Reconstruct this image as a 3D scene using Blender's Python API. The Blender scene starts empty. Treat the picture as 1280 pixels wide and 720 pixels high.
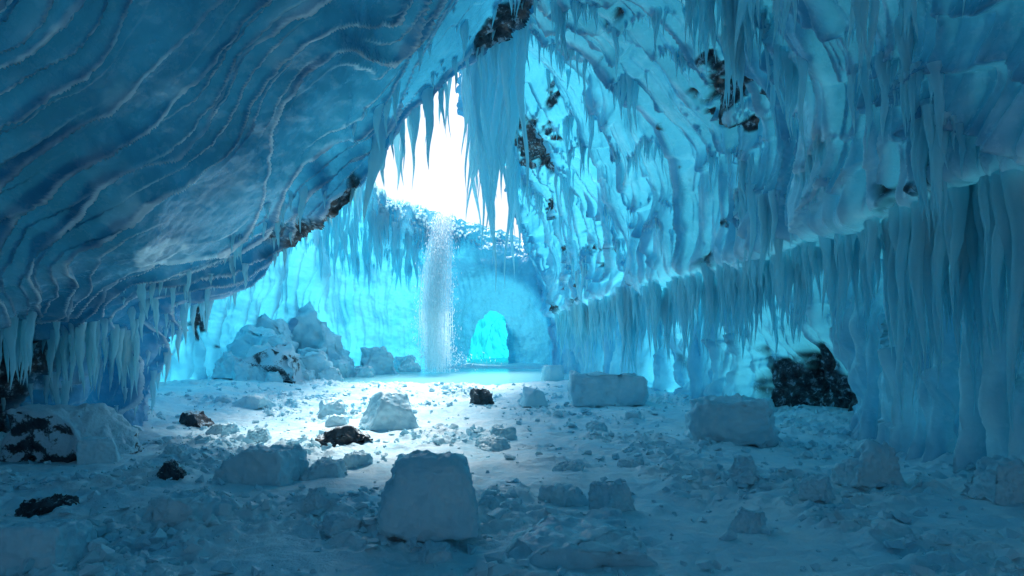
import bpy, bmesh, math, random
import numpy as np
from mathutils import Vector, noise as mnoise
random.seed(7); rng=np.random.default_rng(7)
S=bpy.context.scene

# ---------------------------------------------------------------- noise
_perm=rng.permutation(256); _perm=np.concatenate([_perm,_perm,_perm])
_g=rng.normal(size=(256,3)); _g/=np.linalg.norm(_g,axis=1)[:,None]
def pn(x,y,z):
    x,y,z=np.broadcast_arrays(np.asarray(x,float),np.asarray(y,float),np.asarray(z,float))
    xi=np.floor(x).astype(int);yi=np.floor(y).astype(int);zi=np.floor(z).astype(int)
    fx=x-xi;fy=y-yi;fz=z-zi
    u=fx*fx*fx*(fx*(fx*6-15)+10);v=fy*fy*fy*(fy*(fy*6-15)+10);w=fz*fz*fz*(fz*(fz*6-15)+10)
    def gr(i,j,k):
        h=_perm[_perm[_perm[(xi+i)&255]+((yi+j)&255)]+((zi+k)&255)]
        g=_g[h]; return g[...,0]*(fx-i)+g[...,1]*(fy-j)+g[...,2]*(fz-k)
    def L(a,b,t): return a+(b-a)*t
    return 1.5*L(L(L(gr(0,0,0),gr(1,0,0),u),L(gr(0,1,0),gr(1,1,0),u),v),L(L(gr(0,0,1),gr(1,0,1),u),L(gr(0,1,1),gr(1,1,1),u),v),w)
def fbm(x,y,z,o=4,gain=.5):
    a=1;s=0;
    for i in range(o):
        s=s+a*pn(x+17.3*i,y-9.1*i,z+4.7*i); x=x*2.03;y=y*2.03;z=z*2.03;a*=gain
    return s
def ridge(x,y,z,o=3):
    a=1;s=0
    for i in range(o):
        s=s+a*(1-2*np.abs(pn(x+7*i,y,z-5*i))); x=x*2.1;y=y*2.1;z=z*2.1;a*=.5
    return s
def ss(a,b,x):
    t=np.clip((x-a)/(b-a),0,1); return t*t*(3-2*t)

# ---------------------------------------------------------------- materials
def mat_new(n):
    m=bpy.data.materials.new(n); m.use_nodes=True; nt=m.node_tree; nt.nodes.clear(); return m,nt
def nd(nt,t,**k):
    n=nt.nodes.new(t)
    for a,b in k.items():
        if a in n.inputs: n.inputs[a].default_value=b
        else: setattr(n,a,b)
    return n
def mixc(nt,f,a,b):
    m=nt.nodes.new('ShaderNodeMix'); m.data_type='RGBA'
    for s,v in ((m.inputs[0],f),(m.inputs[6],a),(m.inputs[7],b)):
        if isinstance(v,bpy.types.NodeSocket): nt.links.new(v,s)
        else: s.default_value=v if not isinstance(v,tuple) else (*v,1)
    return m.outputs[2]
def noise(nt,sc,det=5,rough=.6,dist=0,vec=None):
    n=nt.nodes.new('ShaderNodeTexNoise'); n.inputs['Scale'].default_value=sc;n.inputs['Detail'].default_value=det
    n.inputs['Roughness'].default_value=rough;n.inputs['Distortion'].default_value=dist
    if vec is not None: nt.links.new(vec,n.inputs['Vector'])
    return n.outputs[0]
def ramp(nt,s,a,b,va=0.,vb=1.):
    r=nt.nodes.new('ShaderNodeMapRange'); r.interpolation_type='SMOOTHSTEP'
    nt.links.new(s,r.inputs[0]); r.inputs[1].default_value=a;r.inputs[2].default_value=b;r.inputs[3].default_value=va;r.inputs[4].default_value=vb
    return r.outputs[0]
def ice_mat(name,deep,pale,frostc,transl=.3,rough=.3,bump=.05,attrs=True,bs=9.,spec=.5,tcol=(.15,.6,.85),fz=.55):
    m,nt=mat_new(name); L=nt.links
    pos=nt.nodes.new('ShaderNodeTexCoord').outputs['Object']
    n1=noise(nt,1.1,3,.6,0,pos); n2=noise(nt,bs,5,.68,0,pos)
    c=mixc(nt,ramp(nt,n1,.35,.68),deep,pale)
    c=mixc(nt,ramp(nt,n2,.5,.75,0,fz),c,frostc)
    if attrs:
        a=nd(nt,'ShaderNodeAttribute',attribute_name='frost'); c=mixc(nt,a.outputs['Fac'],c,frostc)
        r=nd(nt,'ShaderNodeAttribute',attribute_name='rock')
        rc=mixc(nt,ramp(nt,n2,.35,.62),(.016,.022,.03),(.085,.105,.125))
        rc=mixc(nt,ramp(nt,n2,.54,.64),rc,(.42,.56,.64))
        c=mixc(nt,r.outputs['Fac'],c,rc)
    p=nd(nt,'ShaderNodeBsdfPrincipled'); L.new(c,p.inputs['Base Color'])
    L.new(ramp(nt,n2,.3,.7,rough*.6,rough*1.7),p.inputs['Roughness']); p.inputs['Specular IOR Level'].default_value=spec
    p.inputs['IOR'].default_value=1.31
    b=nd(nt,'ShaderNodeBump',Distance=bump,Strength=.8); L.new(n2,b.inputs['Height'])
    L.new(b.outputs[0],p.inputs['Normal'])
    o=nd(nt,'ShaderNodeOutputMaterial')
    if transl<=0:
        L.new(p.outputs[0],o.inputs[0]); return m
    t=nd(nt,'ShaderNodeBsdfTranslucent'); t.inputs[0].default_value=(*tcol,1)
    mx=nt.nodes.new('ShaderNodeMixShader'); mx.inputs[0].default_value=transl
    if attrs:
        th=nd(nt,'ShaderNodeAttribute',attribute_name='transl_glow')  # translucency set by position to place the glow; sheets have no thickness
        L.new(th.outputs['Fac'],mx.inputs[0])
    L.new(p.outputs[0],mx.inputs[1]);L.new(t.outputs[0],mx.inputs[2])
    L.new(mx.outputs[0],o.inputs[0]); return m
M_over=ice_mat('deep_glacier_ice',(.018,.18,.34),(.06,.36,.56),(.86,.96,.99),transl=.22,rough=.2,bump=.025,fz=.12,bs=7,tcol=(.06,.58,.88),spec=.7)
M_wall=ice_mat('glacier_ice',(.025,.26,.45),(.12,.50,.72),(.80,.94,.98),transl=.22,rough=.18,bump=.03,fz=.16,bs=7,tcol=(.09,.70,.93),spec=.8)
M_tun=ice_mat('tunnel_glow_ice',(.01,.42,.5),(.03,.6,.68),(.4,.9,.95),transl=.22,rough=.3,bump=.05,fz=.1,tcol=(.02,.62,.68))  # cyan glow of the tunnel put into base and translucent colour
M_icl=ice_mat('icicle_ice',(.42,.82,.93),(.68,.93,.98),(.92,.98,.99),transl=.62,rough=.12,bump=.006,attrs=False,bs=14,tcol=(.60,.95,.99),spec=.8)
M_block=ice_mat('block_ice',(.42,.77,.89),(.66,.91,.97),(.88,.96,.98),transl=0,rough=.3,bump=.02,attrs=False,bs=10)
M_snow=ice_mat('snow_floor',(.50,.83,.94),(.78,.94,.98),(.9,.97,.98),transl=0,rough=.48,bump=.045,attrs=False,bs=7)
def rock_mat(name,frost=.5):
    m,nt=mat_new(name);L=nt.links
    pos=nt.nodes.new('ShaderNodeTexCoord').outputs['Object']
    n2=noise(nt,6,6,.7,0,pos); n3=noise(nt,30,3,.65,0,pos)
    c=mixc(nt,ramp(nt,n2,.35,.7),(.018,.027,.036),(.08,.115,.14))
    g=nt.nodes.new('ShaderNodeNewGeometry'); sp=nt.nodes.new('ShaderNodeSeparateXYZ'); L.new(g.outputs['Normal'],sp.inputs[0])
    ad=nt.nodes.new('ShaderNodeMath');ad.operation='ADD';L.new(sp.outputs[2],ad.inputs[0]);L.new(n3,ad.inputs[1])
    c=mixc(nt,ramp(nt,ad.outputs[0],1.5-frost,1.75-frost),c,(.6,.8,.88))
    p=nd(nt,'ShaderNodeBsdfPrincipled',Roughness=.45);L.new(c,p.inputs['Base Color'])
    b=nd(nt,'ShaderNodeBump',Distance=.06,Strength=.9);L.new(n2,b.inputs['Height']);L.new(b.outputs[0],p.inputs['Normal'])
    o=nd(nt,'ShaderNodeOutputMaterial');L.new(p.outputs[0],o.inputs[0]);return m
M_rock=rock_mat('dark_rock',.25); M_rock2=rock_mat('frosted_rock',1.15)

# ---------------------------------------------------------------- mesh helpers
def mesh_obj(name,V,F,mat,smooth=True,attrs=None):
    me=bpy.data.meshes.new(name); V=np.ascontiguousarray(V,np.float32); F=np.ascontiguousarray(F,np.int32)
    k=F.shape[1]
    me.vertices.add(len(V)); me.vertices.foreach_set('co',V.ravel())
    me.loops.add(F.size); me.loops.foreach_set('vertex_index',F.ravel())
    me.polygons.add(len(F)); me.polygons.foreach_set('loop_start',np.arange(0,F.size,k,dtype=np.int32))
    me.update(calc_edges=True)
    me.polygons.foreach_set('use_smooth',np.full(len(F),smooth))
    for n,a in (attrs or {}).items():
        at=me.attributes.new(n,'FLOAT','POINT'); at.data.foreach_set('value',np.ascontiguousarray(a,np.float32).ravel())
    me.materials.append(mat); me.update()
    o=bpy.data.objects.new(name,me); S.collection.objects.link(o); return o
def grid_faces(n,m):
    i=np.arange(n-1)[:,None]*m+np.arange(m-1)[None]; i=i.ravel()
    return np.stack([i,i+m,i+m+1,i+1],1)
def cr(K,t):
    n=len(K); i=np.clip(np.floor(t).astype(int),0,n-2); f=(t-i)
    f=f.reshape(f.shape+(1,)*(K.ndim-1))
    p0=K[np.clip(i-1,0,n-1)];p1=K[i];p2=K[i+1];p3=K[np.clip(i+2,0,n-1)]
    return .5*((2*p1)+(p2-p0)*f+(2*p0-5*p1+4*p2-p3)*f*f+(3*p1-p0-3*p2+p3)*f**3)
def section_sheet(ys,prof,yv,nv,vdist=None):
    K=np.array(prof,float); ys=np.array(ys,float)
    t=np.interp(yv,ys,np.arange(len(ys)))
    A=cr(K,t)
    tv=np.linspace(0,K.shape[1]-1,nv) if vdist is None else vdist
    B=cr(np.swapaxes(A,0,1),tv)
    B=np.swapaxes(B,0,1)
    G=np.empty((len(yv),len(tv),3)); G[...,0]=B[...,0];G[...,2]=B[...,1];G[...,1]=yv[:,None]
    return G,tv
def normals(G,ctr):
    du=np.gradient(G,axis=0);dv=np.gradient(G,axis=1)
    N=np.cross(du,dv);N/=np.linalg.norm(N,axis=2)[...,None]+1e-9
    s=np.sign(np.sum(N*(ctr-G),axis=2)); m=1 if s.mean()>0 else -1
    return N*m

# ---------------------------------------------------------------- left overhang
ys=[-9,-7,0,4,8,10.5,12,12.8,13.6,14.2]
P=[[(-6.6,-.3),(-6.6,1.5),(-6.0,3.1),(-4.5,4.5),(-2.2,5.4),(.6,5.9)],
[(-8,-.3),(-7.7,1.4),(-6.3,3.2),(-4.6,4.6),(-2.3,5.9),(.6,6.9)],
[(-8,-.3),(-7.6,1.4),(-6.3,3.2),(-4.6,4.7),(-2.4,6.2),(.6,7.9)],
[(-7.2,-.3),(-6.9,1.4),(-5.6,2.9),(-4.0,4.3),(-2.1,5.8),(.6,7.8)],
[(-6.9,-.3),(-6.5,1.3),(-5.5,2.5),(-4.1,3.6),(-2.1,5.3),(.5,7.8)],
[(-6.9,-.3),(-6.5,1.2),(-5.7,2.2),(-4.3,3.1),(-2.4,4.8),(.4,7.7)],
[(-6.9,-.3),(-6.6,1.1),(-5.9,2.1),(-4.5,3.0),(-2.6,4.7),(.3,7.6)],
[(-7.4,-.3),(-7.0,1.3),(-6.2,2.5),(-4.8,3.5),(-2.9,5.1),(.1,7.9)],
[(-8.6,-.3),(-8.2,1.9),(-7.1,3.6),(-5.6,4.6),(-3.5,6.1),(-.2,8.4)],
[(-10,-.3),(-9.6,3.2),(-8.4,5.2),(-6.9,6.2),(-4.5,7.5),(-.6,9)]]
yvL=np.concatenate([np.linspace(-9,2.5,150,endpoint=False),np.linspace(2.5,14.2,820)])
G,tv=section_sheet(ys,P,yvL,430); N=normals(G,np.array([0,5,3.]))
x,y,z=G[...,0],G[...,1],G[...,2]
big=fbm(x*.35,y*.35,z*.35,2)
warp=.9*fbm(x*.26+3,y*.18,z*.26,2)+.10*fbm(x*1.1,y*.8,z*1.1,2)+.02*fbm(x*4,y*4,z*4,3)
arc=np.broadcast_to(tv[None]/5,x.shape)
ph=(y*1.0+2.2*warp+arc*1.6)*1.45
sw=ph-np.floor(ph); amp=.35+.65*ss(-.35,.3,pn(x*.45+9,y*.4,z*.45)+.1)
prof=sw**2.2*(1-ss(.965,1,sw))
ph2=(y*1.15+2.0*warp+arc*.9+.18*fbm(x*.7,y*.7,z*.7,2))*3.3; s2=ph2-np.floor(ph2)
a2=ss(-.25,.3,pn(x*.5,y*.5+8,z*.5))
D=.34*big+.28*amp*prof+.10*a2*(s2**2.5*(1-ss(.94,1,s2)))+.03*fbm(x*2.5,y*2.5,z*2.5,4)
low=1-ss(1.,3.4,z)
D+=low*.2*(ridge(y*1.2,z*.18,x*.2,3)-.6)
alc=np.exp(-((y-9.4)/1.1)**2)*ss(2.0,1.1,z+.25*pn(y*2,0,0)); D-=alc*1.1
rock=ss(.5,.8,alc+.4*fbm(x*1.4,y*1.4,z*1.4,4))
rk2=np.exp(-((y-11.7)/.75)**2-((x+3.6)/1.0)**2); rock=np.maximum(rock,ss(.38,.6,rk2+.3*fbm(x*1.3,y*1.8,z*1.8,4)))
rk3=np.exp(-((y-11.9)/.6)**2-((x+.3)/.8)**2); rock=np.maximum(rock,ss(.55,.8,rk3+.25*fbm(x*1.5,y*2,z*2,3)))
D+=rock*.14*fbm(x*2.4,y*2.4,z*2.4,4)
brk=.25+.75*ss(-.3,.2,fbm(x*.9,y*.6,z*.9,3))
fr=1.4*ss(.885,.93,sw)*(.5+.5*amp)*brk+1.2*a2*ss(.87,.92,s2)*ss(-.3,.2,fbm(x*.7+5,y*.7,z*.7,3))
fr=fr+.3*ss(.3,.9,sw)*brk*ss(.1,.5,fbm(x*1.8,y*1.8,z*1.8,4))+.3*low*ss(.8,1.4,ridge(y*1.2,z*.18,x*.2,3))
fr=np.clip(fr,0,1)*(1-rock)
GL=G+N*D[...,None]
mesh_obj('ice_overhang',GL.reshape(-1,3),grid_faces(*x.shape),M_over,attrs={'frost':fr,'rock':rock,'transl_glow':(.035+.35*ss(8.5,12.5,y))*(1-rock)})  # translucency kept low near the camera for darkness, raised towards the lip for glow

# ---------------------------------------------------------------- right wall + roof
ys=[-9,-7,0,4,7,12,16,20,24,27,31]
P=[[(6.6,-.3),(6.6,1.0),(6.5,2.2),(6.1,2.8),(5.2,4.4),(2.8,5.6),(-.2,6.0)],
[(7.4,-.3),(7.3,1.6),(7.1,2.9),(6.4,3.4),(5.5,5.0),(3.2,6.4),(-.2,7)],
[(6.9,-.3),(6.8,1.6),(6.6,2.9),(5.7,3.35),(5.0,5.0),(3.1,6.7),(-.2,8)],
[(6.1,-.3),(6.1,1.6),(6.0,2.9),(5.0,3.3),(4.4,4.8),(2.8,6.6),(-.2,8)],
[(5.75,-.3),(5.7,1.6),(5.6,2.85),(4.65,3.2),(4.1,4.7),(2.5,6.6),(-.1,8)],
[(5.5,-.3),(5.5,1.6),(5.4,2.7),(4.4,3.0),(3.8,4.8),(2.2,6.9),(-.1,8.3)],
[(4.5,-.3),(4.5,1.6),(4.4,2.55),(3.5,2.85),(2.9,4.9),(1.6,7.0),(-.3,8.8)],
[(3.6,-.3),(3.6,1.5),(3.5,2.4),(2.8,2.65),(2.2,4.8),(1.1,6.9),(-.4,8.6)],
[(2.8,-.3),(2.8,1.3),(2.7,2.2),(2.1,2.45),(1.7,4.3),(.9,6.3),(-.1,7.7)],
[(2.4,-.3),(2.4,1.2),(2.3,2.0),(1.9,2.3),(1.5,3.6),(1.0,5.2),(.3,6.7)],
[(2.2,-.3),(2.2,1.2),(2.1,2.0),(1.8,2.3),(1.5,3.6),(1.2,5.2),(.8,6.7)]]
yvR=np.concatenate([np.linspace(-9,3.5,150,endpoint=False),np.linspace(3.5,18,700,endpoint=False),np.linspace(18,31,300)])
vd=np.concatenate([np.linspace(0,2.6,190,endpoint=False),np.linspace(2.6,6,370)])
G,tv=section_sheet(ys,P,yvR,0,vd); N=normals(G,np.array([-2,5,3.]))
x,y,z=G[...,0],G[...,1],G[...,2]; T=np.broadcast_to(tv[None],x.shape)
up=ss(2.9,3.2,T); dn=1-up
D=up*(.46*fbm(x*.4,y*.4,z*.4,2))
w=.8*fbm(x*.4,y*.55,z*.4,2)+.12*fbm(x*1.6,y*2.2,z*1.6,2)
ph=(-T*1.25+y*.17+1.6*w)*1.5; sw=ph-np.floor(ph)
pr=sw**1.6*(1-ss(.88,1,sw))
D+=up*(.28*pr*(.2+.8*ss(-.25,.35,pn(x*.6,y*.6,z*.6+4))))
fl=ridge(y*1.7+1.1*T+.5*w,T*.3,0,3)
D+=up*.22*(fl-.6)+.04*fbm(x*2.2,y*2.2,z*2.2,4)
lip=np.exp(-((T-3.0)/.16)**2); D+=lip*(.12+.14*pn(y*1.3,0,2))
cur=ridge(y*1.25+.2*pn(y*.8,z*.8,0),z*.15,0,2); cur2=ridge(y*3.1,z*.3+3,0,3)
D+=dn*(.36*(cur-.5)+.14*(cur2-.5)*ss(3,1,T)+.12*fbm(y*.5,z*.4,2,2))*(1-lip)
ph3=z*.8+.9*pn(y*.7,z*.5,4)+y*.05; s3=ph3-np.floor(ph3); D+=dn*.16*ss(.0,.12,s3)*(s3)*ss(-.2,.3,pn(y*.9,z,1))
def blob(yc,zc,ry,rz): return np.exp(-(((y-yc)/ry)**2)**1.5-(((z-zc)/rz)**2)**1.5)
alc=dn*(blob(13.0,.5,1.8,1.15)+.9*blob(7.1,2.5,.5,.6)+.5*blob(17.5,.6,1.,1.1)); alc=np.clip(alc+.2*fbm(y*1.5,z*1.5,5,3)*(alc>.05),0,1)
D-=alc*1.1
rock=ss(.55,.85,alc+.45*fbm(x*1.3,y*1.3,z*1.3,4))
rn=fbm(x*.5+4.2,y*.42,z*.6,4); rock=np.maximum(rock,up*ss(.50,.64,rn+.35*fbm(x*3,y*3,z*3,3)))
rb=np.exp(-((y-20)/2.2)**2-((T-5.2)/.5)**2); rock=np.maximum(rock,ss(.45,.7,rb+.35*fbm(x*1.5,y*1.5,z*2,4)))
D+=rock*(.2*fbm(x*1.6,y*1.6,z*1.6,5)-.05)
fr=up*(ss(.76,.86,sw)*(.1+.5*ss(-.1,.3,pn(x,y,z))))*.6+.5*ss(1.0,1.35,fl)*up*(.2+.8*ss(-.2,.3,fbm(x,y,z,3)))+lip*.9+dn*(.5*ss(.8,1.3,cur)+.35*ss(.8,1.3,cur2))
fr=np.clip(fr+.10*ss(.2,.6,fbm(x*2,y*2,z*2,3)),0,1)*(1-rock)
GR=G+N*D[...,None]; NR=N; swR=sw; rockR=rock; yR=y; TR=T
mesh_obj('ice_wall',GR.reshape(-1,3),grid_faces(*x.shape),M_wall,attrs={'frost':fr,'rock':rock,'transl_glow':(.06+.09*ss(5,11,y)+.33*ss(11,19,y))*(1-rock)})  # translucency raised with depth so the far wall glows brighter

# ---------------------------------------------------------------- back chamber wall
path=np.array([(-10.5,12.5),(-10.6,16),(-10.3,19.5),(-9.6,23),(-8,26.5),(-5.5,29),(-3,30),(-1,30.4),(1,30.2),(3,29.3),(4.5,27.5)],float)
npth=len(path)
zst=np.array([-.3,2,4,6,7.3,8.2])
inw=np.array([[0,.0,.5,1.6,3.3,5.2],[0,.0,.6,1.8,3.4,5.4],[0,.2,.8,2,3.5,5.1],[0,.3,.9,1.9,3.1,4.4],[0,.3,.7,1.3,2.0,2.7],[0,.1,.2,.3,.2,-.6],[0,0,0,0,-.3,-1.5],
[0,-.1,-.1,-.2,-.6,-1.5],[0,0,0,0,-.3,-1.5],[0,0,.1,.2,0,-1],[0,0,0,0,0,0]],float)
zsc=np.array([1,1,1,1,.98,.92,.84,.78,.76,.8,.85])
nu,nv=700,380
tu=np.linspace(0,npth-1,nu); tv=np.linspace(0,5,nv)
PP=cr(path,tu); tan=np.gradient(PP,axis=0); tan/=np.linalg.norm(tan,axis=1)[:,None]
inn=np.stack([tan[:,1],-tan[:,0]],1)
I=cr(np.swapaxes(cr(inw,tu),0,1),tv).T; Z=cr(zst,tv)[None]*cr(zsc,tu)[:,None]
G=np.empty((nu,nv,3)); G[...,0]=PP[:,None,0]+inn[:,None,0]*I; G[...,1]=PP[:,None,1]+inn[:,None,1]*I; G[...,2]=Z
N=normals(G,np.array([-3,22,3.]))
x,y,z=G[...,0],G[...,1],G[...,2]
ac=np.cumsum(np.r_[0,np.linalg.norm(np.diff(PP,axis=0),axis=1)]); A=np.broadcast_to(ac[:,None],x.shape)
left=ss(-5.5,-8,x)
fl=ridge(A*.9+.3*pn(A*.5,z*.5,0),z*.12,0,3)
D=.5*fbm(x*.3,y*.3,z*.3,3)+left*.38*(fl-.5)+(1-left)*.18*(fl-.5)+.08*fbm(x*2,y*2,z*2,4)
cx,cz=-1.15,0.
r2=np.sqrt(((x-cx-.7)/3.0)**2+((z-cz)/4.4)**2)
Dp=np.zeros_like(r2); msk=(y>25)
Dp-=2.6*ss(1.0,.35,r2)*msk
rib=ss(1.35,1.0,r2)*ss(.75,1.0,r2)*msk; D+=.5*rib
GB=G+N*D[...,None]; GB[...,1]-=Dp
rr=np.sqrt(((GB[...,0]-cx-.08*GB[...,2])/.95)**2+((GB[...,2])/2.5)**2)+.10*pn(x*1.6,z*1.6,3)+.05*pn(x*6,z*6,3)
F=grid_faces(nu,nv); hole=((rr<1)&msk).ravel()
F=F[~hole[F].any(axis=1)]
rock=ss(.6,.75,fbm(x*.5+9,y*.5,z*.5,4)+.25*fbm(x*3,y*3,z*3,3))*(1-msk)
fr=np.clip(.5*left*ss(.6,1.3,fl)+.9*ss(-3.2,-4.2,x)*ss(-8.5,-7.5,x)*ss(-.3,.4,fbm(x*.8,y*.8,z*.8,3)+.2)+.08,0,1)*(1-rock)
mesh_obj('ice_cliff',GB.reshape(-1,3),F,M_wall,attrs={'frost':fr,'rock':rock,'transl_glow':(.5-.22*ss(1.3,.9,r2)*msk)*(1-rock)})
nu,nv=140,120
a=np.linspace(-.2,math.pi+.2,nv)[None]; t=np.linspace(0,1,nu)[:,None]
yy=33.15+t*7+0*a; cxx=-1.1+1.3*t**1.5
R=(1.35+.15*np.sin(t*9))*np.sqrt(np.clip(1-(t)**6,0,1)); 
x=cxx+R*np.cos(a); z=2.2*R*np.sin(a)*(1+.1*np.sin(t*7)) 
G=np.stack([x,yy,z],2);N=normals(G,np.array([-1.,35,1.]))
D=.2*(ridge(yy*.9,a*1.4,0,3)-.6)*(t<.97)
G=G+N*D[...,None]
mesh_obj('ice_tunnel',G.reshape(-1,3),grid_faces(nu,nv),M_tun,attrs={'frost':np.full(D.shape,.0),'rock':np.zeros(D.shape),'transl_glow':np.full(D.shape,.8)})  # closed end and high translucency added to make the tunnel glow

# ---------------------------------------------------------------- ground
def gh(x,y):
    x=np.asarray(x,float);y=np.asarray(y,float)
    b=.10*fbm(x*.35,y*.35,0,3)+.05*fbm(x*1.2,y*1.2,3,3)
    near=ss(40,20,np.abs(y))
    rub=ss(-.05,.35,fbm(x*.45+5,y*.45,7,3)+.15*ss(9,5,y))
    b=b+near*(.015+.045*rub)*fbm(x*4.5,y*4.5,1,4)+near*rub*.05*np.maximum(0,ridge(x*3,y*3,5,3)-.5)
    d=np.sqrt(((x+2.2)/5.2)**2+((y-25.2)/4.2)**2)
    pool=ss(1.12,.9,d)
    b=b*(1-pool)-.14*pool
    foot=ss(5.0,6.4,x)+ss(-6.2,-7.6,x); b=b+.18*foot*ss(30,15,y)*(y>-2)
    return b
def axis(lo,hi,n,ext):
    c=np.linspace(lo,hi,n); k=np.geomspace(.3,ext,26)
    return np.r_[lo-k[::-1],c,hi+k]
gx=axis(-10.5,7,750,900); gy=np.r_[-np.geomspace(900,.3,26)+1.5,1.8+28.5*np.linspace(0,1,950)**1.6,30.5+np.geomspace(.1,900,26)]
X,Y=np.meshgrid(gx,gy,indexing='ij'); Zg=gh(X,Y)
mesh_obj('snowy_ground',np.stack([X,Y,Zg],2).reshape(-1,3),grid_faces(*X.shape)[:,::-1],M_snow)
def g1(x,y): return float(gh(np.array([x]),np.array([y]))[0])
a=np.linspace(0,2*math.pi,96,endpoint=False); rr=np.linspace(0,1,24)[1:]
V=[(-2.2,25.2,-.03)]+[(-2.2+5.6*r_*math.cos(t_),25.2+4.6*r_*math.sin(t_),-.03) for r_ in rr for t_ in a]
bm=bmesh.new(); vs=[bm.verts.new(v) for v in V]
for i in range(96): bm.faces.new((vs[0],vs[1+i],vs[1+(i+1)%96]))
for k in range(len(rr)-1):
    for i in range(96):
        bm.faces.new((vs[1+k*96+i],vs[1+(k+1)*96+i],vs[1+(k+1)*96+(i+1)%96],vs[1+k*96+(i+1)%96]))
me=bpy.data.meshes.new('pool');bm.to_mesh(me);bm.free();po=bpy.data.objects.new('pool',me);S.collection.objects.link(po)
m,nt=mat_new('melt_water'); p=nd(nt,'ShaderNodeBsdfPrincipled',Roughness=.18); p.inputs['Base Color'].default_value=(.42,.9,.94,1);p.inputs['IOR'].default_value=1.33
b=nd(nt,'ShaderNodeBump',Distance=.03,Strength=.6); nt.links.new(noise(nt,5,4,.6,1),b.inputs['Height']); nt.links.new(b.outputs[0],p.inputs['Normal'])
o=nd(nt,'ShaderNodeOutputMaterial');nt.links.new(p.outputs[0],o.inputs[0]);me.materials.append(m)

# ---------------------------------------------------------------- icicles
def icicles(name,P,Ln,R,mat=M_icl,sides=8,rings=9,lean=.04,pw=.85):
    P=np.asarray(P,float);n=len(P);Ln=np.asarray(Ln,float);R=np.asarray(R,float)
    t=np.linspace(0,1,rings); th=np.linspace(0,2*math.pi,sides,endpoint=False)
    sd=rng.uniform(0,100,n)
    prof=(1-t)**pw; prof[-1]=.02
    rad=R[:,None]*prof[None]*(1+.12*np.sin(t[None]*(14+6*rng.random((n,1)))+sd[:,None])+.07*rng.normal(size=(n,rings)))
    rad=np.abs(rad)
    asp=1+.35*rng.random((n,1,1)); rot=rng.uniform(0,3.14,n)[:,None,None]
    cx=rad[...,None]*np.cos(th)*asp; cy=rad[...,None]*np.sin(th)/asp
    X=cx*np.cos(rot)-cy*np.sin(rot); Yy=cx*np.sin(rot)+cy*np.cos(rot)
    off=rng.normal(size=(n,2))*lean
    X=X+P[:,0,None,None]+(off[:,0:1]*t[None]**1.5*Ln[:,None])[...,None]+(.02*np.sin(t*7+sd[:,None]))[...,None]*Ln[:,None,None]
    Yy=Yy+P[:,1,None,None]+(off[:,1:2]*t[None]**1.5*Ln[:,None])[...,None]
    Zz=np.broadcast_to((P[:,2,None]-t[None]*Ln[:,None])[...,None],X.shape)
    V=np.stack([X,Yy,Zz],3).reshape(-1,3)
    r=np.arange(rings-1)[:,None]*sides; c=np.arange(sides)[None]; c2=(c+1)%sides
    f=np.stack([r+c,r+c2,r+sides+c2,r+sides+c],-1).reshape(-1,4)
    F=(f[None]+(np.arange(n)*rings*sides)[:,None,None]).reshape(-1,4)
    return mesh_obj(name,V,F,mat)
def crest_icicles(k,ymin,ymax,tmin,tmax):
    cand=np.argwhere((swR>.80)&(swR<.95)&(yR>ymin)&(yR<ymax)&(TR>tmin)&(TR<tmax)&(rockR<.4))
    w=np.maximum(.02,ss(-.1,.35,pn(cand[:,0]*.02,cand[:,1]*.015,0)));w/=w.sum()
    return cand[rng.choice(len(cand),k,p=w)]
c=crest_icicles(2300,4,25,3.3,6)
P=GR[c[:,0],c[:,1]]-NR[c[:,0],c[:,1]]*.04+np.array([0,0,.08])
cl=ss(-.25,.45,pn(P[:,0]*.8,P[:,1]*.8,P[:,2]*.8+7))
Ln=(.15+1.5*cl*rng.random(len(P))**1.5); R=.015+.038*Ln+.012*rng.random(len(P))
icicles('icicles',P,Ln,R)
k=1150; yy=3.5+22.5*rng.random(k)**.8; tq=np.where(rng.random(k)<.85,2.72+.33*rng.random(k),1.2+1.4*rng.random(k))
iy=np.argmin(np.abs(yvR[None]-yy[:,None]),axis=1); iv=np.argmin(np.abs(vd[None]-tq[:,None]),axis=1)
P=GR[iy,iv]-NR[iy,iv]*.05+np.array([0,0,.06])
grp=ss(-.45,.45,pn(yy*.9,0,3.3)); alcv=np.exp(-((yy-13.2)/1.8)**4)+.8*np.exp(-((yy-7.1)/.6)**4)
keep=rockR[iy,iv]<.3
Ln=np.clip((P[:,2])*(.3+.68*grp)*(.3+.7*rng.random(k)**1.3)*(1-.35*alcv),.15,2.9)
icicles('icicle_curtain',P[keep],Ln[keep],(.026+.034*Ln+.015*rng.random(k))[keep],rings=14,lean=.02,pw=1.0)
nl=300
ny,nvL=GL.shape[:2]; yl=rng.uniform(9.8,12.9,nl); tl=rng.uniform(.5,5,nl)
iy=np.argmin(np.abs(yvL[None]-yl[:,None]),axis=1)
iv=(tl/5*(nvL-1)).astype(int); P=GL[iy,iv]+np.array([0,0,.08])
Ln=.12+.7*rng.random(nl)**2.2
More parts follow.
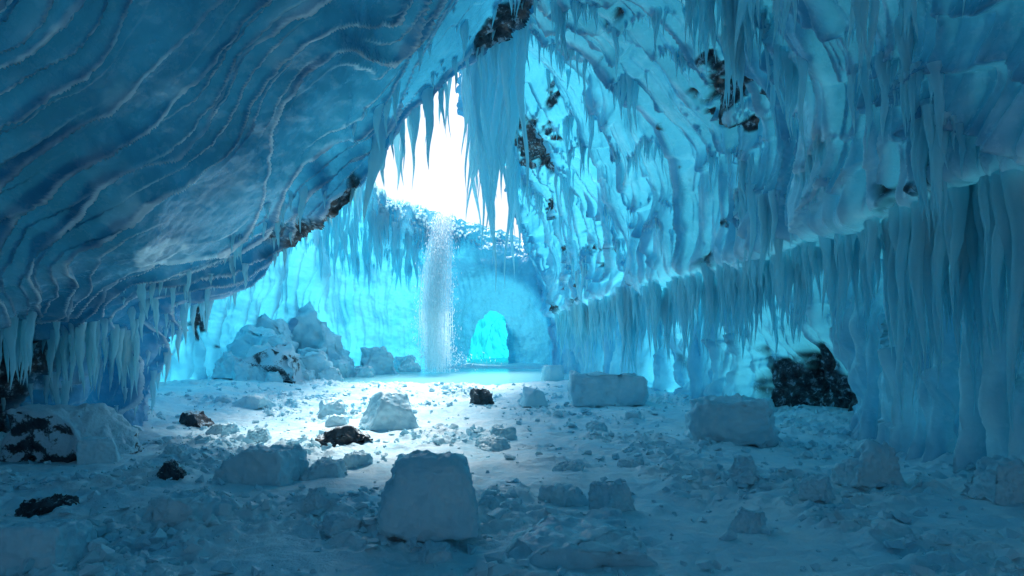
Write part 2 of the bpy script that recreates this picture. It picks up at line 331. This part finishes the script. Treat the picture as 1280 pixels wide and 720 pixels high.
# fringe over the dark hollow at the foot of the overhang
n3=70; y3=rng.uniform(8.2,11.2,n3); iy=np.argmin(np.abs(yvL[None]-y3[:,None]),axis=1); iv=((1.15+.35*rng.random(n3))/5*(nvL-1)).astype(int)
P3=GL[iy,iv]+np.array([.06,0,.1]); L3_=.3+.8*rng.random(n3)
q=rng.random(22)
P=np.vstack([P,[(-3.0,10.9,5.1),(-2.15,11.1,5.6),(-1.45,11.6,6.0),(-1.7,11.8,5.75),(-1.25,12.1,6.1),(-2.5,11.5,5.4),(-3.9,11.6,3.6),(-4.1,11.8,3.5)],
  np.stack([-2.1+2.0*q,12.0+.6*rng.random(22),5.65+2.0*q],1),P3])
Ln=np.r_[Ln,[1.5,2.2,1.6,1.2,.9,.9,.9,.8],.5+1.2*rng.random(22),L3_]
icicles('overhang_icicles',P,Ln,np.r_[.025+.06*Ln[:nl],[.14,.2,.14,.1,.08,.08,.09,.08],.045+.035*rng.random(22),.03+.04*L3_],rings=12)
k=170; yq=12.6+12*rng.random(k)
iy=np.argmin(np.abs(yvR[None]-yq[:,None]),axis=1); back=rng.integers(1,40,k); Pr=GR[iy,len(vd)-back]+np.array([0,0,.1])
Ln=.3+1.5*rng.random(k)**1.6; big_=rng.random(k)<.2; Ln[big_]=1.6+3.0*rng.random(big_.sum())
Pr2=np.array([(-.75,14.5,8.3),(-.55,15,8.2),(-.85,16.5,8.4),(-.6,17.5,8.2),(-.95,18.3,8.3),(-.3,16,8.2),(-1.1,17.2,8.5),(-.1,18.8,8.2)])
ra=14.5+8.5*rng.random(60); Pr3=np.stack([-.45-.95*rng.random(60),ra,8.55+0*ra],1)
L3=.6+3.6*rng.random(60)**1.5
icicles('rim_icicles',np.vstack([Pr,Pr2,Pr3]),np.r_[Ln,[3.4,4.6,3.6,5.6,4.6,5.0,2.6,5.4],L3],np.r_[.025+.026*Ln,[.11,.12,.10,.14,.11,.13,.09,.13],.025+.025*L3],rings=14)
nu,nv=260,40
yy=np.linspace(13.6,24.5,nu)[:,None]; a=np.linspace(0,2*math.pi,nv)[None]
iy=np.argmin(np.abs(yvR[None]-yy[:,0][:,None]),axis=1); ex=GR[iy,-1,0][:,None]; ez=GR[iy,-1,2][:,None]
w_=(.55+.4*pn(yy*.9,0,5)+.2*pn(yy*3,0,5))
x=ex-.3+w_*np.cos(a)*1.1; z=ez+.12+.2*np.sin(a)+.0*yy+.12*fbm(yy*2,np.cos(a),np.sin(a),3); 
mesh_obj('ice_cornice',np.stack([x,yy+0*a,z],2).reshape(-1,3),grid_faces(nu,nv),M_wall,attrs={'frost':np.full(x.shape,.4),'rock':np.zeros(x.shape),'transl_glow':np.full(x.shape,.5)})
k=1200; iu=rng.integers(5,400,k); iv=rng.integers(170,378,k); P=GB[iu,iv]+np.array([0,0,.1])
Ln=.3+2.3*rng.random(k)**1.6*ss(-.3,.4,pn(iu*.03,iv*.02,0)); Ln=np.minimum(Ln,P[:,2]-.2)
P2u=rng.integers(330,640,200); P2=GB[P2u,rng.integers(280,340,200)]+np.array([0,0,.05])
icicles('chamber_icicles',np.vstack([P,P2]),np.r_[Ln,.3+1.1*rng.random(200)**2],np.r_[.03+.045*Ln,.05+.03*rng.random(200)],rings=10)

# ---------------------------------------------------------------- blocks and rocks
def chunk(name,x,y,w,d,h,rot=0,mat=M_block,taper=.8,chips=4,bev=.12,rough=.03,seed=0,tilt=0,sink=.06,jit=.12,soft=2):
    r=random.Random(seed+int(x*97+y*31)); bm=bmesh.new(); bmesh.ops.create_cube(bm,size=1)
    for v in bm.verts:
        s=taper if v.co.z>0 else 1
        v.co=Vector((v.co.x*s+r.uniform(-jit,jit),v.co.y*s+r.uniform(-jit,jit),v.co.z+(r.uniform(-jit,jit) if v.co.z>0 else 0)))
    for i in range(chips):
        nrm=Vector((r.uniform(-1,1),r.uniform(-1,1),r.uniform(-.1,1))).normalized()
        sup=max(v.co.dot(nrm) for v in bm.verts); pl=nrm*(sup-r.uniform(.06,.2))
        g=bm.verts[:]+bm.edges[:]+bm.faces[:]
        res=bmesh.ops.bisect_plane(bm,geom=g,plane_co=pl,plane_no=nrm,clear_outer=True)
        ed=[e for e in res['geom_cut'] if isinstance(e,bmesh.types.BMEdge)]
        if ed:
            try: bmesh.ops.contextual_create(bm,geom=ed)
            except Exception: pass
    for v in bm.verts: v.co=Vector((v.co.x*w,v.co.y*d,v.co.z*h))
    bmesh.ops.recalc_face_normals(bm,faces=bm.faces)
    bmesh.ops.bevel(bm,geom=bm.edges[:],offset=bev*min(w,d,h),segments=3,profile=.55,affect='EDGES',clamp_overlap=True)
    bmesh.ops.triangulate(bm,faces=bm.faces)
    ml=max(w,d,h)/(18 if y<12 else 9)
    for _ in range(6):
        es=[e for e in bm.edges if e.calc_length()>ml]
        if not es: break
        bmesh.ops.subdivide_edges(bm,edges=es,cuts=1); bmesh.ops.triangulate(bm,faces=[f for f in bm.faces if len(f.verts)>3])
    if mat is M_block:
        for _ in range(soft): bmesh.ops.smooth_vert(bm,verts=bm.verts,factor=.5,use_axis_x=True,use_axis_y=True,use_axis_z=True)
    bm.normal_update(); o3=Vector((r.uniform(0,50),r.uniform(0,50),0)); sz=(w*d*h)**(1/3)
    for v in bm.verts:
        q=v.co/sz*2.2+o3
        v.co+=v.normal*sz*rough*(mnoise.fractal(q,1,2,4)*1.6+ .7*mnoise.fractal(q*4,1,2,3))
    me=bpy.data.meshes.new(name); bm.to_mesh(me); bm.free()
    for p_ in me.polygons: p_.use_smooth=True
    me.materials.append(mat); ob=bpy.data.objects.new(name,me); S.collection.objects.link(ob)
    ob.location=(x,y,g1(x,y)+h*.5-sink*h); ob.rotation_euler=(tilt*.6,tilt,rot); return ob
B='ice_block'
chunk(B,-.66,5.45,.84,.68,.62,.1,taper=.64,chips=1,bev=.3,rough=.04,seed=3,jit=.03,soft=6)
chunk('ice_slab',.47,5.25,1.05,.9,.18,.2,taper=.85,chips=5,rough=.05,seed=2,sink=.12,soft=3)
chunk(B,-2.8,7.5,.85,.65,.38,-.1,taper=.8,chips=4,bev=.2,rough=.05,seed=3,soft=4)
chunk(B,-2.1,11.8,.95,.8,.62,.4,taper=.55,chips=4,seed=4,tilt=.12)
chunk('rock',-2.55,9.9,.85,.45,.26,.35,mat=M_rock,taper=.6,chips=5,rough=.08,seed=5,tilt=-.15)
chunk('rock',-.68,15.1,.5,.42,.36,.2,mat=M_rock,taper=.6,chips=5,rough=.08,seed=6)
chunk(B,.5,14.8,.62,.5,.36,.3,taper=.6,seed=7)
chunk(B,2.1,15.3,1.65,.85,.7,-.05,taper=.95,chips=2,bev=.3,seed=8,jit=.05,rough=.07,soft=6)
chunk(B,3.35,10.5,1.25,.8,.64,-.12,taper=.93,chips=2,bev=.34,seed=9,jit=.07,rough=.07,soft=8)
chunk(B,1.35,22.6,.7,.6,.6,.1,taper=.9,chips=2,seed=10)
chunk('ice_boulder',3.9,7.4,.66,.55,.45,.1,taper=.4,chips=5,bev=.3,rough=.09,seed=11,soft=4)
chunk('ice_boulder',4.65,6.5,.5,.45,.36,.1,taper=.6,chips=4,bev=.3,rough=.09,seed=12,soft=4)
chunk(B,-3.4,4.95,.55,.5,.3,.1,taper=.85,chips=3,bev=.2,rough=.04,seed=13,soft=4)
chunk('rock',-3.65,7.3,.24,.22,.17,.5,mat=M_rock,taper=.6,chips=5,rough=.08,seed=14)
chunk('rock',-4.3,6.3,.55,.2,.14,.5,mat=M_rock,taper=.6,chips=5,rough=.12,seed=15,tilt=-.2)
chunk('boulder',-5.8,9.2,1.5,1.0,.66,.1,mat=M_rock2,taper=.72,chips=4,rough=.06,bev=.2,seed=16)
chunk(B,-5.2,8.6,.5,.4,.36,.4,taper=.7,seed=17)
chunk('rock',-5.7,12.2,.6,.38,.22,-.3,mat=M_rock,taper=.6,chips=5,rough=.08,seed=18)
for i,(x_,y_,w_,h_) in enumerate([(-5.5,14.6,.7,.28),(-3.55,13.6,.6,.34),(-2.1,7.7,.48,.18),(-1.95,8.5,.42,.15),(.52,6.75,.45,.22),(-.3,9.9,.6,.14),(-.1,10.6,.4,.2),
     (1.4,11.4,.4,.16),(4.7,15.8,.5,.35),(5.0,13.6,.6,.35),(2.55,7.5,.35,.26),(.95,6.5,.4,.28),(2.05,5.9,.28,.22),(-2.8,6.0,.6,.2),(3.0,6.7,.3,.2),
     (-.55,4.95,.25,.12),(-6.2,14.8,.5,.25),(-1.75,6.2,.25,.2),(-3.9,10.5,.35,.2),(.7,8.2,.35,.12),(-4.3,8.8,.35,.14),(-1.4,5.6,.3,.12),(1.5,8.6,.3,.1),(-3.1,12.2,.4,.16),(-4.5,5.4,.4,.15),(-.2,6.3,.2,.13),(2.2,12.5,.3,.15),(-4.6,11.0,.5,.14)]):
    chunk('ice_chunk',x_,y_,w_,w_*.8,h_,random.uniform(-1,1),taper=random.uniform(.55,.85),chips=4,bev=.2,rough=.07,seed=30+i,sink=.12)
for i,(x_,y_,w_,d_,h_,m_) in enumerate([(-7.6,26.0,3.2,2.4,2.5,M_block),(-7.3,20.9,1.9,1.4,1.15,M_rock2),(-8.3,22.3,2.2,1.6,1.5,M_block),(-6.6,22.6,1.4,1.2,.9,M_block),(-5.1,26,1.4,1.1,1.1,M_block),
    (-6.1,24.2,1.1,1.,.7,M_block),(-5.9,22.2,.8,.7,.5,M_block),(-8.9,24.2,2.2,2,2.0,M_block),(-6.9,23.9,1.3,1.1,1.1,M_block),(-5.2,24.2,.7,.6,.45,M_block),(-4.3,27.6,1.3,1,.7,M_block),(-7.9,20.4,.9,.7,.6,M_block),(-8.6,20.9,.9,.8,.7,M_block),
    (-6.5,21.5,.6,.5,.35,M_block),(-6.2,23.1,.9,.7,.6,M_block),(-7.2,22.4,1.0,.8,.9,M_block),(-5.5,25.1,.8,.7,.5,M_block),(-7.0,20.2,.5,.4,.3,M_block)]):
    chunk('fallen_ice_boulder' if m_ is M_block else 'boulder',x_,y_,w_,d_,h_,random.uniform(-.4,.4),mat=m_,taper=.62,chips=6,bev=.25,rough=.09,seed=80+i,sink=.06)
protos=[]
for i in range(24):
    bm=bmesh.new()
    for _ in range(11):
        v=Vector((random.gauss(0,1),random.gauss(0,1),random.gauss(0,1))).normalized(); bm.verts.new((v.x*.5,v.y*random.uniform(.3,.5),v.z*random.uniform(.22,.42)))
    h=bmesh.ops.convex_hull(bm,input=bm.verts); bmesh.ops.delete(bm,geom=[g for g in h['geom_interior'] if isinstance(g,bmesh.types.BMVert)],context='VERTS')
    bmesh.ops.triangulate(bm,faces=bm.faces); bm.verts.index_update()
    protos.append((np.array([v.co[:] for v in bm.verts]),np.array([[v.index for v in f.verts] for f in bm.faces]))); bm.free()
n=14000; xs=rng.uniform(-8,6.5,n*2); yy=3.6+17*rng.random(n*2)**1.5
msk=fbm(xs*.45+5,yy*.45,7,3)+.3*fbm(xs*1.6,yy*1.6,2,2)
keep=rng.random(n*2)<(.08+.88*ss(.0,.5,msk)); xs=xs[keep][:n];yy=yy[keep][:n];zs=gh(xs,yy)
sz=.018+.11*rng.random(len(xs))**4.2+.02*rng.random(len(xs)); rz=rng.uniform(0,6.28,len(xs))
VV=[];FF=[];off=0
pid=rng.integers(0,24,len(xs))
for i in range(len(xs)):
    v,f=protos[pid[i]]; c_,s_=math.cos(rz[i]),math.sin(rz[i]); k_=sz[i]*1.5
    VV.append(np.stack([(v[:,0]*c_-v[:,1]*s_)*k_+xs[i],(v[:,0]*s_+v[:,1]*c_)*k_+yy[i],v[:,2]*k_+zs[i]+k_*.12],1)); FF.append(f+off); off+=len(v)
mesh_obj('ice_rubble',np.vstack(VV),np.vstack(FF),M_block,smooth=False)

# ---------------------------------------------------------------- waterfall : thin water films and flat drops
VV=[];FF=[];off=0
def addt(V,f):
    global off
    VV.append(V);FF.append(f+off);off+=len(V)
z1=6.75; yb=26.2
n=340; rings=22; t=np.linspace(0,1,rings)
def wy(tt): return yb+4.4*(1-np.minimum(1,tt*1.5+.02)**.5)
q=np.arange(rings-1)*2; fs=np.stack([q,q+1,q+3,q+2],1)
for i in range(n):
    a_=rng.random()*.7-.02; a_=max(a_,0); b_=min(1,a_+.2+.5*rng.random()); tt=a_+(b_-a_)*t
    r_=(.006+.016*rng.random())*np.sin(np.pi*np.clip(t,.02,.98))**.4; dx=rng.normal()*.21; dy=rng.normal()*.1
    xc=-2.95+dx*(1+.4*tt)+.015*np.sin(tt*11+i); yc=wy(tt)+dy; zc=z1*(1-tt)
    an=rng.uniform(-.9,.9); L_=np.stack([xc-r_*math.cos(an),yc-r_*math.sin(an),zc],1); R_=np.stack([xc+r_*math.cos(an),yc+r_*math.sin(an),zc],1)
    addt(np.stack([L_,R_],1).reshape(-1,3),fs)
n=19000
tt=rng.random(n)**.85; sp=rng.normal(size=(n,2)); foot=(tt>.92)
dx=sp[:,0]*(.21+.13*tt+.6*foot*rng.random(n)); dy=sp[:,1]*(.12+.1*tt+.4*foot*rng.random(n))
zc=z1*(1-tt)+foot*np.abs(rng.normal(size=n))*.22; r_=.005+.009*rng.random(n)**2; el=(2+3*rng.random(n))*r_; an=rng.uniform(-1.2,1.2,n)
C=np.stack([-2.95+dx,wy(tt)+dy,zc],1); H=np.stack([np.cos(an)*r_,np.sin(an)*r_,0*r_],1); U=np.stack([0*el,0*el,el],1)
Vd=np.stack([C-H,C-U,C+H,C+U],1)
addt(Vd.reshape(-1,3),np.arange(n*4).reshape(-1,4))
m,nt=mat_new('falling_water'); d_=nd(nt,'ShaderNodeBsdfDiffuse'); d_.inputs[0].default_value=(.93,.99,1,1); t_=nd(nt,'ShaderNodeBsdfTranslucent'); t_.inputs[0].default_value=(.93,.99,1,1)
mx=nt.nodes.new('ShaderNodeMixShader'); mx.inputs[0].default_value=.8; nt.links.new(d_.outputs[0],mx.inputs[1]);nt.links.new(t_.outputs[0],mx.inputs[2]); o=nd(nt,'ShaderNodeOutputMaterial');nt.links.new(mx.outputs[0],o.inputs[0])
mesh_obj('waterfall',np.vstack(VV),np.vstack(FF),m,smooth=False)

# ---------------------------------------------------------------- light, world, camera
EL,AZ=math.radians(52),math.radians(-4)
w=bpy.data.worlds.new('World'); S.world=w; w.use_nodes=True; nt=w.node_tree; nt.nodes.clear()
sky=nt.nodes.new('ShaderNodeTexSky'); sky.sky_type='NISHITA'; sky.sun_disc=False; sky.sun_elevation=EL; sky.sun_rotation=AZ; sky.dust_density=4; sky.air_density=1.0; sky.ozone_density=3.0
bg=nt.nodes.new('ShaderNodeBackground'); bg.inputs[1].default_value=.15; o=nt.nodes.new('ShaderNodeOutputWorld')
nt.links.new(sky.outputs[0],bg.inputs[0]); nt.links.new(bg.outputs[0],o.inputs[0])
sl=bpy.data.lights.new('sun','SUN'); sl.energy=5; sl.angle=math.radians(16); sl.color=(1,.98,.94)
so=bpy.data.objects.new('sun',sl); S.collection.objects.link(so)
d=Vector((math.sin(AZ)*math.cos(EL),math.cos(AZ)*math.cos(EL),math.sin(EL))); so.rotation_euler=d.to_track_quat('Z','Y').to_euler()
cam=bpy.data.cameras.new('camera'); cam.lens=24; cam.sensor_width=36; cam.shift_y=50/1280; cam.clip_end=3000
co=bpy.data.objects.new('camera',cam); S.collection.objects.link(co); co.location=(0,0,1.7); co.rotation_euler=(math.radians(90),0,0); S.camera=co
S.view_settings.view_transform='Standard'; S.view_settings.look='None'; S.view_settings.exposure=0
